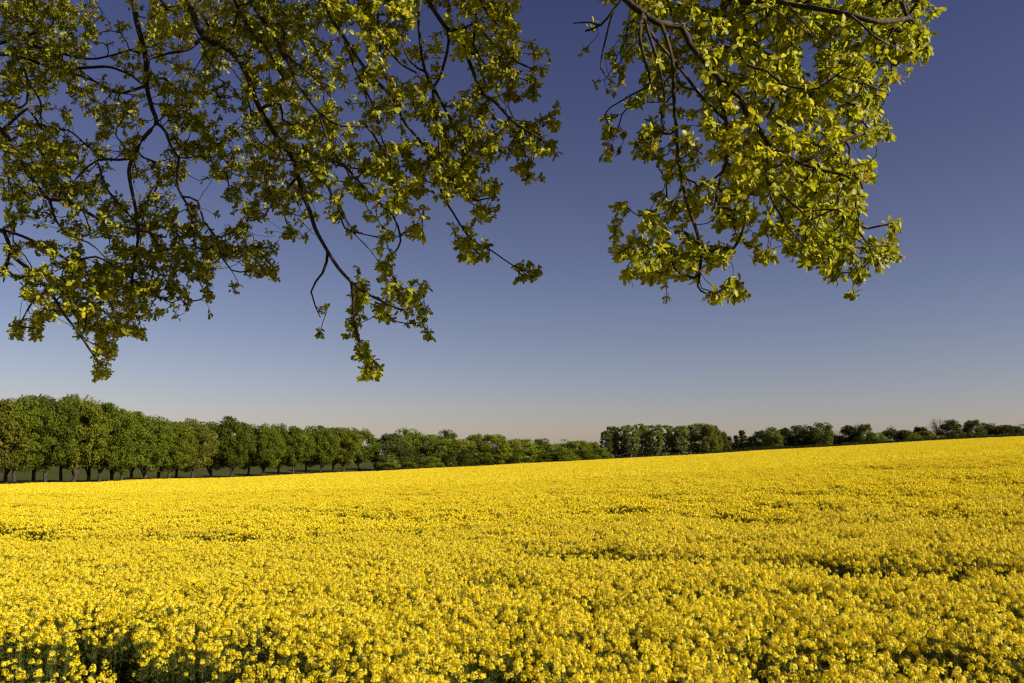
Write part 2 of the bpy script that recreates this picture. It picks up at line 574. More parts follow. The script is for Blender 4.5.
def leaf_quads(rng, P, size, outward, flat=0.5):
    n = len(P)
    nrm = unit(outward * 0.9 + rng.normal(0, 0.7, (n, 3)))
    a = unit(np.cross(nrm, rng.normal(0, 1, (n, 3)))); b = np.cross(nrm, a)
    s = size * rng.uniform(0.6, 1.25, (n, 1))
    return np.stack([P - a * s, P - b * s * .6, P + a * s - np.array((0, 0, 1)) * s * .3, P + b * s * .6], 1)


def crown_points(rng, nclump, nleaf, shape, rc):
    """shape(dir) -> radius vector scale; returns leaf positions and outward directions"""
    d = unit(rng.normal(0, 1, (nclump, 3)))
    f = rng.uniform(0.35, 1, nclump) ** 0.42
    C = shape(d, f)
    r = rc * rng.uniform(0.6, 1.25, nclump)
    dl = unit(rng.normal(0, 1, (nclump, nleaf, 3)) + 0.35 * d[:, None])
    P = C[:, None] + dl * r[:, None, None] * np.array((1, 1, .75)) * rng.uniform(0.55, 1.05, (nclump, nleaf, 1))
    out = unit(dl + 0.5 * d[:, None])
    tint = np.clip(0.5 + rng.normal(0, .16, (nclump, 1)) + rng.normal(0, .12, (nclump, nleaf)), 0, 1)
    return P.reshape(-1, 3), out.reshape(-1, 3), tint.ravel(), C


def far_proto(kind, v):
    key = (kind, v)
    if key in MESHES: return MESHES[key]
    rng = np.random.default_rng(abs(hash(kind)) % 1 + v * 97 + sum(map(ord, kind)))
    tb = Tubes()
    H = 12.0
    if kind == "maple":                      # clear trunk, broad crown; 12 m tall, crown radius 4.6
        lob = rng.normal(0, 1, 6)

        def shape(d, f):
            w = 1 + 0.12 * np.sin(3 * np.arctan2(d[:, 0], d[:, 1]) + lob[0]) + 0.1 * np.sin(4 * d[:, 2] + lob[1])
            zz = np.where(d[:, 2] > 0, 4.7, 3.9)
            return np.stack([d[:, 0] * 4.0 * w * f, d[:, 1] * 4.0 * w * f, 6.6 + d[:, 2] * zz * f], -1)
        P, o, t, C = crown_points(rng, 190, 90, shape, 0.95)
        trunk_top, lims, tr = 5.2, 9, 0.27
        ls = 0.165
    elif kind == "bush":                     # crown right down to the ground
        lob = rng.normal(0, 2, 6)

        def shape(d, f):
            w = 1 + 0.16 * np.sin(2 * np.arctan2(d[:, 0], d[:, 1]) + lob[0]) + 0.14 * np.sin(5 * d[:, 2] + lob[1])
            zz = np.where(d[:, 2] > 0, 6.6, 4.9)
            return np.stack([d[:, 0] * 4.3 * w * f, d[:, 1] * 4.3 * w * f, 5.0 + d[:, 2] * zz * f], -1)
        P, o, t, C = crown_points(rng, 200, 84, shape, 1.1)
        trunk_top, lims, tr = 5.5, 8, 0.3
        ls = 0.20
    elif kind == "poplar":                   # tall, loose, see-through crown
        def shape(d, f):
            z = 6.9 + d[:, 2] * 4.9 * f
            return np.stack([d[:, 0] * 2.1 * f, d[:, 1] * 2.1 * f, z], -1)
        def shape(d, f):
            z = rng.uniform(0.06, 1, len(d)) ** .8
            rr = 2.1 * np.sin((0.06 + .84 * z) * math.pi) ** .5
            h_ = unit(d[:, :2]) * (rr * f)[:, None]
            return np.stack([h_[:, 0], h_[:, 1], 1.5 + z * 9.7], -1)
        P, o, t, C = crown_points(rng, 130, 38, shape, 0.6)
        trunk_top, lims, tr = 10.0, 16, 0.15
        ls = 0.20
    elif kind == "spruce":
        nn = 120
        z = rng.uniform(0.6, 11.6, nn); a = rng.uniform(0, 6.28, nn)
        rr = (12 - z) / 12 * 2.3 * rng.uniform(.5, 1, nn)
        C = np.stack([rr * np.cos(a), rr * np.sin(a), z], -1)
        dl = unit(rng.normal(0, 1, (nn, 26, 3)))
        P = (C[:, None] + dl * np.array((.55, .55, .3))).reshape(-1, 3); o = dl.reshape(-1, 3)
        t = np.clip(rng.normal(.4, .15, len(P)), 0, 1)
        trunk_top, lims, tr = 11.6, 0, 0.18
        ls = 0.2
    else:                                    # bare: fine budding twigs, thin cover
        def shape(d, f):
            return np.stack([d[:, 0] * 3.9 * f, d[:, 1] * 3.9 * f, 7.4 + d[:, 2] * 4.3 * f], -1)
        P, o, t, C = crown_points(rng, 90, 16, shape, 0.8)
        trunk_top, lims, tr = 6.0, 14, 0.25
        ls = 0.11
    # trunk and limbs
    n = 8
    zz = np.linspace(-0.6, trunk_top, n)
    wob = np.cumsum(rng.normal(0, 0.07, (n, 2)), axis=0); wob -= wob[0]
    T = np.column_stack([wob, zz])
    tb.add(T, np.linspace(tr * 1.25, tr * .45, n) * np.where(np.arange(n) == 0, 1.3, 1), 8)
    lb = tb
    if kind == "maple":                      # low forks under the crown
        for _ in range(2 + v % 3):
            s = rng.uniform(1.3, 2.3); a = rng.uniform(0, 6.28)
            b = np.array((np.interp(s, zz, T[:, 0]), np.interp(s, zz, T[:, 1]), s))
            e = b + np.array((math.cos(a) * rng.uniform(.8, 1.8), math.sin(a) * rng.uniform(.8, 1.8), rng.uniform(2, 3)))
            m_ = b * .5 + e * .5 + np.array((math.cos(a) * .15, math.sin(a) * .15, -.1))
            tt = np.linspace(0, 1, 6)[:, None]
            lb.add((1 - tt) ** 2 * b + 2 * tt * (1 - tt) * m_ + tt ** 2 * e, np.linspace(tr * .65, tr * .3, 6), 6)
    if lims:
        pick = C[rng.choice(len(C), lims * (3 if kind == "bare" else 1), replace=False)]
        for c in pick:
            if kind == "poplar":
                s = min(max(c[2] - 1.6, 1.5), trunk_top - .3)
            else:
                s = rng.uniform(trunk_top * .42, trunk_top * .9)
            b = np.array((np.interp(s, zz, T[:, 0]), np.interp(s, zz, T[:, 1]), s))
            mid = b * .5 + c * .5 + np.array((0, 0, .25)) + rng.normal(0, .15, 3)
            tt = np.linspace(0, 1, 6)[:, None]
            B = (1 - tt) ** 2 * b + 2 * tt * (1 - tt) * mid + tt ** 2 * c
            lb.add(B, np.linspace(tr * .4, .03, 6), 5)
            if kind == "bare":
                for _ in range(9):
                    i = rng.integers(2, 5)
                    e = B[i] + unit(c - b + rng.normal(0, 2.2, 3)) * rng.uniform(.8, 2)
                    lb.add([B[i], (B[i] + e) / 2 + rng.normal(0, .12, 3), e], [.035, .025, .012], 3)
    trunk = lb.mesh("trunk"); limbs = None
    fol = quads("foliage", leaf_quads(rng, P, ls, o), {"tint": t})
    MESHES[key] = (trunk, limbs, fol)
    return MESHES[key]


WIDE = {"maple": 4.7, "bush": 5.1, "poplar": 2.6, "spruce": 2.4, "bare": 4.5}
TALL = {"maple": 12.0, "bush": 12.3, "poplar": 12.2, "spruce": 12.0, "bare": 12.2}
TREE_N = [0]


def far_tree(kind, px, top, hw, depth, col, label, group, cat="tree", name=None, pale=False):
    TREE_N[0] += 1
    rng = random.Random(TREE_N[0] * 13 + 5)
    r = ray(px, top)
    x = r[0] * depth
    gz = float(ground_z(x, depth))
    ztop = EYE[2] + r[2] * depth
    h = max(ztop - gz, 1.0); w = hw * depth / FPX
    trunk, limbs, fol = far_proto(kind, rng.randrange({"maple": 5, "bush": 5, "poplar": 4, "spruce": 2, "bare": 2}[kind]))
    root = empty(name or {"maple": "avenue_tree", "bush": "leafy_tree", "poplar": "poplar_tree", "spruce": "conifer_tree", "bare": "budding_tree"}[kind], (x, depth, gz))
    root.rotation_euler = (rng.uniform(-.035, .035), rng.uniform(-.05, .05), rng.uniform(0, 6.28))
    root.scale = (w / WIDE[kind], w / WIDE[kind], h / TALL[kind])
    tag(root, label, cat, group)
    bm = M_PALE_BARK if pale else M_FAR_BARK
    for nm, me in (("trunk", trunk), ("limbs", limbs)):
        if me is None: continue
        o = link(nm, me, None, root)
        if not me.materials: me.materials.append(M_FAR_BARK)
        if pale:
            o.material_slots[0].link = 'OBJECT'; o.material_slots[0].material = bm
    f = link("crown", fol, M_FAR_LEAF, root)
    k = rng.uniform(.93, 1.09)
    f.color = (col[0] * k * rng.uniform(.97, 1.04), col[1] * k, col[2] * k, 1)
    return root


ORD = ["first", "second", "third", "fourth", "fifth", "sixth", "seventh", "eighth", "ninth", "tenth", "eleventh", "twelfth",
       "thirteenth", "fourteenth", "fifteenth", "sixteenth", "seventeenth", "eighteenth", "nineteenth", "twentieth",
       "twenty-first", "twenty-second", "twenty-third", "twenty-fourth", "twenty-fifth", "twenty-sixth", "twenty-seventh",
       "twenty-eighth", "twenty-ninth", "thirtieth"]
G_OLIVE = (0.125, 0.155, 0.016)
G_YEL = (0.16, 0.18, 0.018)
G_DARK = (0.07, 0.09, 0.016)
G_BROWN = (0.15, 0.15, 0.026)
G_RUST = (0.135, 0.13, 0.018)
G_PALE = (0.17, 0.20, 0.035)

# the avenue at the left, a double row going away from the camera
prof_x = [-60, 0, 25, 50, 75, 95, 110, 125, 140, 150, 165, 178, 188, 200, 215, 233, 250, 265, 290, 310, 335, 350, 362, 372]
prof_y = [402, 396, 391, 391, 391, 396, 402, 407, 410, 412, 416, 420, 414, 415, 418, 414, 420, 421, 422, 424, 424, 425, 427, 433]
AV = [2, 13.5, 22, 42, 53, 68, 81, 94, 106, 117, 127, 137.5, 150, 161, 172.5, 179.5, 195, 214.5, 233, 250, 266, 281, 294.5, 308, 321, 334, 345, 360]
for i, p in enumerate(AV):
    u = (p - 512) / FPX
    back = i % 2
    Y = 112.5 / (.248 - u) + (7.5 if back else 0)
    col = G_OLIVE
    extra = "green leafy tree"
    if i in (0, 1): col, extra = G_RUST, "rusty tinged leafy tree"
    elif i in (16, 17): col, extra = G_BROWN, "brownish green leafy tree"
    elif i in (6, 7, 23, 25, 26): col, extra = G_YEL, "yellow green leafy tree"
    elif i in (4, 18): col, extra = (0.085, 0.105, .012), "darker green leafy tree"
    top = float(np.interp(p, prof_x, prof_y)) + (1.5 if i % 3 == 1 else 0)
    hw = 5.4 * FPX / Y * (1.0 if i < 25 else (1.12 if i < 27 else 1.35))
    lab = "%s at %s place from the left in the avenue row" % (extra, ORD[i])
    if i == len(AV) - 1: lab = "green leafy tree ending the avenue row at its right end"
    far_tree("maple", p, top, hw, Y, col, lab, "trees of the receding avenue row")
# wood between the avenue and the poplars: px, top, half width, depth, colour, kind, label
MID = [
    (389, 431, 15, 268, G_DARK, "bush", "dark round tree just right of the gap after the avenue"),
    (406, 425.5, 15, 284, G_OLIVE, "bush", "tallest round tree just beyond the end of the avenue"),
    (424, 431, 16, 284, G_OLIVE, "bush", "broad green tree right of the tallest one beyond the avenue"),
    (388, 453, 10, 256, G_PALE, "bush", "small rounded bushy tree in front of the dark round tree"),
    (408, 457, 11, 262, G_OLIVE, "bush", "low bushy tree beneath the tallest round tree beyond the avenue"),
    (428, 455, 12, 266, G_OLIVE, "bush", "low bushy tree at the foot of the broad green tree"),
    (447, 427, 10, 300, G_DARK, "bush", "dark tree whose top pokes above the middle of the hedgerow"),
    (443, 436, 17, 278, G_OLIVE, "bush", "round olive tree below the poking dark tree top"),
    (463, 437, 14, 282, G_YEL, "bush", "yellowish round tree right of the round olive tree"),
    (477, 432, 12, 294, G_OLIVE, "bush", "taller narrow tree behind the yellowish round tree"),
    (495, 432, 17, 286, G_YEL, "bush", "broad bright green tree in the middle of the hedgerow"),
    (523, 437, 15, 288, G_YEL, "bush", "round yellow green tree right of the broad bright one"),
    (511, 438, 9, 300, G_DARK, "bush", "dark tree in the gap between two bright round trees"),
    (541, 437, 10, 298, G_DARK, "bush", "dark topped tree right of the round yellow green tree"),
    (552, 442, 13, 290, G_OLIVE, "bush", "lower green tree right of the dark topped tree"),
    (573, 438, 14, 296, G_OLIVE, "bush", "dome shaped green tree left of the poplars"),
    (566, 450, 11, 286, G_OLIVE, "bush", "low bushy tree in front of the dome shaped tree"),
    (592, 440.5, 9, 300, G_OLIVE, "bush", "narrow green tree next to the left end of the poplars"),
    (584, 449, 10, 290, (0.085, 0.105, .012), "bush", "low dark bushy tree between dome shaped tree and poplars"),
    (600, 447, 9, 296, G_OLIVE, "bush", "low bushy tree hugging the foot of the leftmost poplar"),
]
for px, top, hw, Y, col, kd, lab in MID:
    col = tuple(1.3 * c_ for c_ in col)
    far_tree(kd, px, top, hw * 1.36, Y, col, lab, "round trees of the hedgerow")
POP = [(606, 428, 6), (613, 424, 8), (621.5, 423.5, 8), (630, 423, 8), (638, 421, 8), (647, 423, 7.5), (655, 422, 8), (665, 423, 8), (673, 424, 8),
       (682, 423.5, 8), (690, 422.5, 8), (699, 421, 8.5), (708, 421, 9.5), (714, 423, 8)]
for i, (px, top, hw) in enumerate(POP):
    col = (0.17, 0.195, 0.045) if i < 12 else (0.16, 0.155, 0.022)
    if i in (0, 1): col = (0.09, 0.105, .025)
    lab = "tall slim poplar at %s place from the left in the poplar row" % ORD[i]
    if i == 0: lab = "leftmost and lowest poplar of the row, darker than the rest"
    if i == 12: lab = "dense pale green poplar near the right end of the row"
    if i == 13: lab = "rightmost poplar of the row, pale green and dense"
    far_tree("poplar" if i < 12 else ("bush"), px, top, hw * 1.12, 322 + (i % 3) * 4, col, lab, "poplars in a row behind the field", name="poplar_tree", pale=True)
RIGHT = [
    (722, 430, 7, 340, G_DARK, "bush", "dark round tree right of the poplars"),
    (729, 436, 6, 350, G_DARK, "spruce", "small dark conifer left in a group of three pointed trees"),
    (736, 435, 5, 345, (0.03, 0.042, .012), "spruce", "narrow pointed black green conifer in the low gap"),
    (743, 430, 7, 350, G_DARK, "spruce", "tallest pointed conifer in the low gap right of the poplars"),
    (752, 435, 7, 345, G_OLIVE, "bush", "small olive tree right of the pointed conifers"),
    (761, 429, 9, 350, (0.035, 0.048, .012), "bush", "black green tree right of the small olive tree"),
    (772, 425, 8, 340, G_OLIVE, "bush", "lighter green tree between two black green trees"),
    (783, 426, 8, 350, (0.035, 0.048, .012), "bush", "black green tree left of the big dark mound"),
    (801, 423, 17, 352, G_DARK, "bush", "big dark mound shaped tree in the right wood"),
    (821, 420, 10, 342, (0.10, 0.12, .018), "bush", "tall lighter green tree at right of the dark mound"),
    (836, 429, 11, 350, G_BROWN, "bare", "thin brownish budding tree between two dense trees"),
    (837, 434, 12, 356, G_OLIVE, "bush", "low olive tree behind the thin budding tree"),
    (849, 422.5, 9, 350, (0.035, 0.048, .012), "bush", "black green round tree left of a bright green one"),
    (863, 422, 9, 342, (0.11, 0.13, .018), "bush", "bright green tree against the black green round tree"),
    (877, 431, 8, 338, G_PALE, "bush", "low pale green tree in the dip of the right wood"),
    (890, 428, 10, 350, G_DARK, "bush", "dark green tree right of the low pale one"),
    (906, 428, 11, 348, (0.09, 0.07, .03), "bush", "brownish purple tree in the right wood"),
    (920, 425, 9, 352, (0.045, 0.03, .018), "bush", "dark maroon topped tree behind the bright round pair"),
    (914, 432, 7, 330, G_PALE, "bush", "small pale green tree, left one of the bright round pair"),
    (925, 429, 8, 332, G_YEL, "bush", "small bright green tree, right one of the bright round pair"),
    (938, 417, 9, 345, (0.13, 0.10, .06), "bare", "tall leafless grey brown tree at the right"),
    (951, 418, 11, 345, G_DARK, "bush", "tall dark tree directly right of the leafless one"),
    (940, 434, 7, 325, G_PALE, "bush", "low pale tree beneath the leafless grey brown tree"),
    (957, 429, 9, 326, (0.10, 0.10, .02), "bush", "low olive tree in front of the tall dark tree"),
    (972, 418, 10, 335, (0.075, 0.095, .018), "bush", "tall green tree with a lit crown near the right edge"),
    (987, 421.5, 11, 340, (0.08, 0.07, .03), "bush", "brown green tree right of the lit crown"),
    (1000, 423, 11, 335, (0.075, 0.08, .018), "bush", "second tree from the right edge, olive green"),
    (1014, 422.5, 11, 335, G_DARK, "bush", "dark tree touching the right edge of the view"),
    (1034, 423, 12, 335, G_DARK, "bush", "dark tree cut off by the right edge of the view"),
]
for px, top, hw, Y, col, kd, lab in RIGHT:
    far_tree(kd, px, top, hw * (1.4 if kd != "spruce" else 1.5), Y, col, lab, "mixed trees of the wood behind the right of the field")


def build_undergrowth():
    """low shrubs and rank grass between the crop and the trees"""
    rng = np.random.default_rng(77)
    px = rng.uniform(-60, 1090, 60000)
    P0 = _r[:, 0]
    u = (px - 512) / FPX * 1.0
    De = edge_y(u)
    right = sstep(-.2, -.1, u)
    t = rng.uniform(0, 1, len(u))
    Y = De + 1.5 + t * (3 + 14 * right)
    X = u * Y
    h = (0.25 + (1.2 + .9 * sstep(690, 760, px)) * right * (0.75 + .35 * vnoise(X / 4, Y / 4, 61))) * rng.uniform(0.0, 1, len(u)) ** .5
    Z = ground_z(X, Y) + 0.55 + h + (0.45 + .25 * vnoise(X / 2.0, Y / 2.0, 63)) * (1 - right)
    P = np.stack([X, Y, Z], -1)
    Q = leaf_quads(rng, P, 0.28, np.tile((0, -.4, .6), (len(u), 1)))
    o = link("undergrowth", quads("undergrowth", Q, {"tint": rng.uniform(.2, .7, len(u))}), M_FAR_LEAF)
    o.color = (0.032, 0.038, 0.011, 1)  # near-black colour stands in for the shade along the verge
    tag(o, "rank undergrowth along the far edge of the rapeseed field, verge shade put into its dark colour", "undergrowth", kind="stuff")


build_undergrowth()


def build_understory():
    """bushes and young growth that fill the wood between its trees"""
    rng = np.random.default_rng(78)
    n = 2300
    px = rng.uniform(384, 1075, n)
    u = (px - 512) / FPX
    Y = edge_y(u) + np.where(px < 600, rng.uniform(8, 22, n), rng.uniform(34, 80, n))
    Y = np.where((px > 596) & (px < 716), rng.uniform(326, 346, n), Y)
    Y = np.where(px >= 716, rng.uniform(346, 372, n), Y)
    hmax = np.interp(px, [384, 600, 606, 700, 716, 760, 800, 1000, 1075], [8.5, 7.5, 8.5, 8.5, 10.5, 10, 11, 11, 11])
    hmax = hmax * (0.85 + .3 * vnoise(px / 7.0, px * 0, 62))
    X = u * Y
    h = hmax * rng.uniform(0, 1, n) ** .7
    C = np.stack([X, Y, ground_z(X, Y) + h], -1)
    d = unit(rng.normal(0, 1, (n, 34, 3)))
    P = (C[:, None] + d * rng.uniform(.9, 1.7, (n, 1, 1)) * np.array((1, 1, .8))).reshape(-1, 3)
    Q = leaf_quads(rng, P, 0.34, d.reshape(-1, 3))
    o = link("woodland_understory", quads("woodland_understory", Q, {"tint": np.repeat(rng.uniform(.15, .8, n), 34)}), M_FAR_LEAF)
    o.color = (0.075, 0.09, 0.016, 1)
    tag(o, "dense dark bushes filling the gaps between the far trees", "understory", kind="stuff")


build_understory()

# ------------------------------------------------------------------ the big tree overhead
TRUNK = np.array((-3.6, -2.6, 0.0))
#  rows of 20 px of the photograph: where the foliage hangs, and how thick it is
ROWS = [
    [(0, 80, 8), (80, 110, 6), (110, 140, 2), (140, 200, 6), (200, 400, 8), (400, 420, 5), (420, 460, 3), (460, 520, 8), (520, 530, 2), (600, 620, 2), (630, 900, 9), (900, 920, 6), (920, 940, 5)],
    [(0, 100, 8), (100, 115, 3), (115, 135, 3), (135, 200, 6), (200, 400, 8), (400, 420, 5), (420, 450, 2), (450, 520, 8), (580, 600, 3), (600, 620, 2), (620, 680, 7), (680, 900, 9), (900, 930, 9)],
    [(0, 90, 8), (90, 110, 1), (110, 130, 4), (130, 200, 5), (200, 300, 8), (300, 380, 6), (380, 400, 4), (400, 450, 4), (450, 520, 7), (530, 550, 4), (580, 605, 3), (605, 625, 3), (625, 690, 7), (690, 800, 9), (800, 815, 2), (815, 900, 9), (900, 930, 8)],
    [(0, 90, 7), (90, 130, 2), (130, 170, 4), (170, 300, 6), (300, 400, 6), (400, 450, 4), (450, 470, 3), (470, 520, 5), (525, 550, 6), (590, 625, 4), (640, 700, 5), (700, 740, 7), (740, 800, 9), (800, 815, 2), (815, 900, 9), (900, 912, 3)],
    [(0, 60, 7), (60, 100, 5), (100, 150, 3), (150, 210, 6), (210, 240, 4), (240, 320, 7), (320, 360, 5), (360, 440, 5), (440, 470, 2), (470, 500, 5), (500, 545, 4), (590, 620, 3), (640, 700, 5), (700, 860, 8), (860, 890, 6)],
    [(0, 30, 7), (30, 80, 3), (80, 140, 6), (140, 160, 3), (160, 210, 7), (210, 240, 3), (240, 340, 6), (340, 360, 3), (360, 450, 6), (450, 500, 7), (530, 560, 2), (605, 650, 5), (650, 700, 5), (700, 740, 6), (740, 880, 8), (870, 895, 5)],
    [(0, 60, 7), (60, 85, 2), (85, 145, 6), (145, 170, 1), (170, 220, 6), (220, 260, 5), (260, 340, 7), (340, 380, 5), (380, 430, 4), (430, 510, 7), (510, 560, 6), (602, 620, 5), (620, 640, 3), (640, 670, 6), (670, 700, 5), (700, 850, 8), (850, 895, 8)],
    [(0, 80, 8), (80, 90, 4), (90, 140, 6), (145, 170, 1), (170, 230, 7), (230, 340, 7), (340, 440, 6), (440, 500, 7), (500, 560, 6), (602, 620, 5), (630, 640, 4), (640, 665, 6), (665, 690, 3), (690, 720, 6), (720, 850, 9), (850, 870, 3)],
    [(0, 100, 8), (100, 130, 3), (130, 190, 6), (190, 210, 2), (210, 330, 7), (330, 360, 4), (360, 480, 8), (480, 500, 3), (510, 535, 5), (540, 555, 3), (665, 700, 6), (700, 725, 3), (725, 780, 9), (780, 875, 9)],
    [(0, 110, 7), (110, 130, 2), (130, 180, 6), (190, 215, 1), (215, 260, 4), (260, 340, 7), (340, 370, 6), (370, 440, 7), (440, 500, 7), (650, 670, 4), (680, 710, 5), (710, 770, 7), (770, 862, 9)],
    [(0, 30, 5), (30, 60, 2), (60, 180, 6), (180, 200, 3), (200, 240, 1), (240, 320, 5), (320, 345, 5), (365, 430, 6), (440, 450, 4), (470, 502, 5), (612, 635, 3), (640, 680, 6), (680, 710, 4), (710, 760, 6), (760, 775, 3), (775, 862, 8)],
    [(0, 20, 4), (20, 60, 2), (60, 220, 7), (220, 250, 5), (265, 300, 5), (300, 320, 2), (345, 375, 3), (380, 425, 6), (447, 475, 4), (610, 640, 4), (640, 670, 6), (670, 710, 6), (715, 745, 6), (750, 800, 5), (800, 862, 8), (890, 901, 5)],
    [(0, 60, 5), (60, 100, 4), (100, 200, 7), (200, 240, 6), (240, 265, 5), (265, 280, 2), (355, 375, 2), (375, 400, 4), (455, 495, 6), (612, 640, 5), (640, 730, 7), (750, 780, 5), (780, 800, 4), (800, 855, 8), (865, 898, 6)],
    [(0, 20, 4), (20, 60, 5), (60, 90, 6), (90, 130, 8), (130, 160, 4), (160, 220, 6), (220, 245, 5), (245, 282, 6), (345, 365, 3), (378, 395, 4), (515, 541, 4), (622, 660, 5), (650, 700, 7), (700, 730, 5), (800, 820, 4), (820, 865, 6), (875, 890, 4)],
    [(20, 60, 6), (60, 120, 8), (120, 165, 7), (165, 190, 4), (200, 215, 4), (225, 245, 4), (350, 370, 5), (385, 430, 5), (662, 670, 3), (705, 758, 5), (850, 857, 3)],
    [(25, 60, 5), (60, 110, 7), (110, 150, 7), (150, 180, 5), (185, 190, 2), (205, 222, 3), (235, 255, 4), (316, 328, 3), (348, 365, 4), (375, 430, 6)],
    [(10, 25, 5), (30, 45, 4), (74, 130, 7), (130, 146, 5), (318, 330, 3), (345, 362, 4), (405, 433, 5)],
    [(84, 118, 6), (354, 378, 5)],
    [(92, 111, 5), (359, 381, 5)],
]


def depth_of(px, py):
    """how far along +Y that part of the crown hangs"""
    d = np.interp(px, [-200, 100, 250, 330, 520, 560, 600, 760, 940], [7.6, 7.6, 6.9, 6.3, 5.9, 5.7, 5.3, 5.1, 5.0])
    return d - 0.0012 * (np.asarray(py, float) - 150)


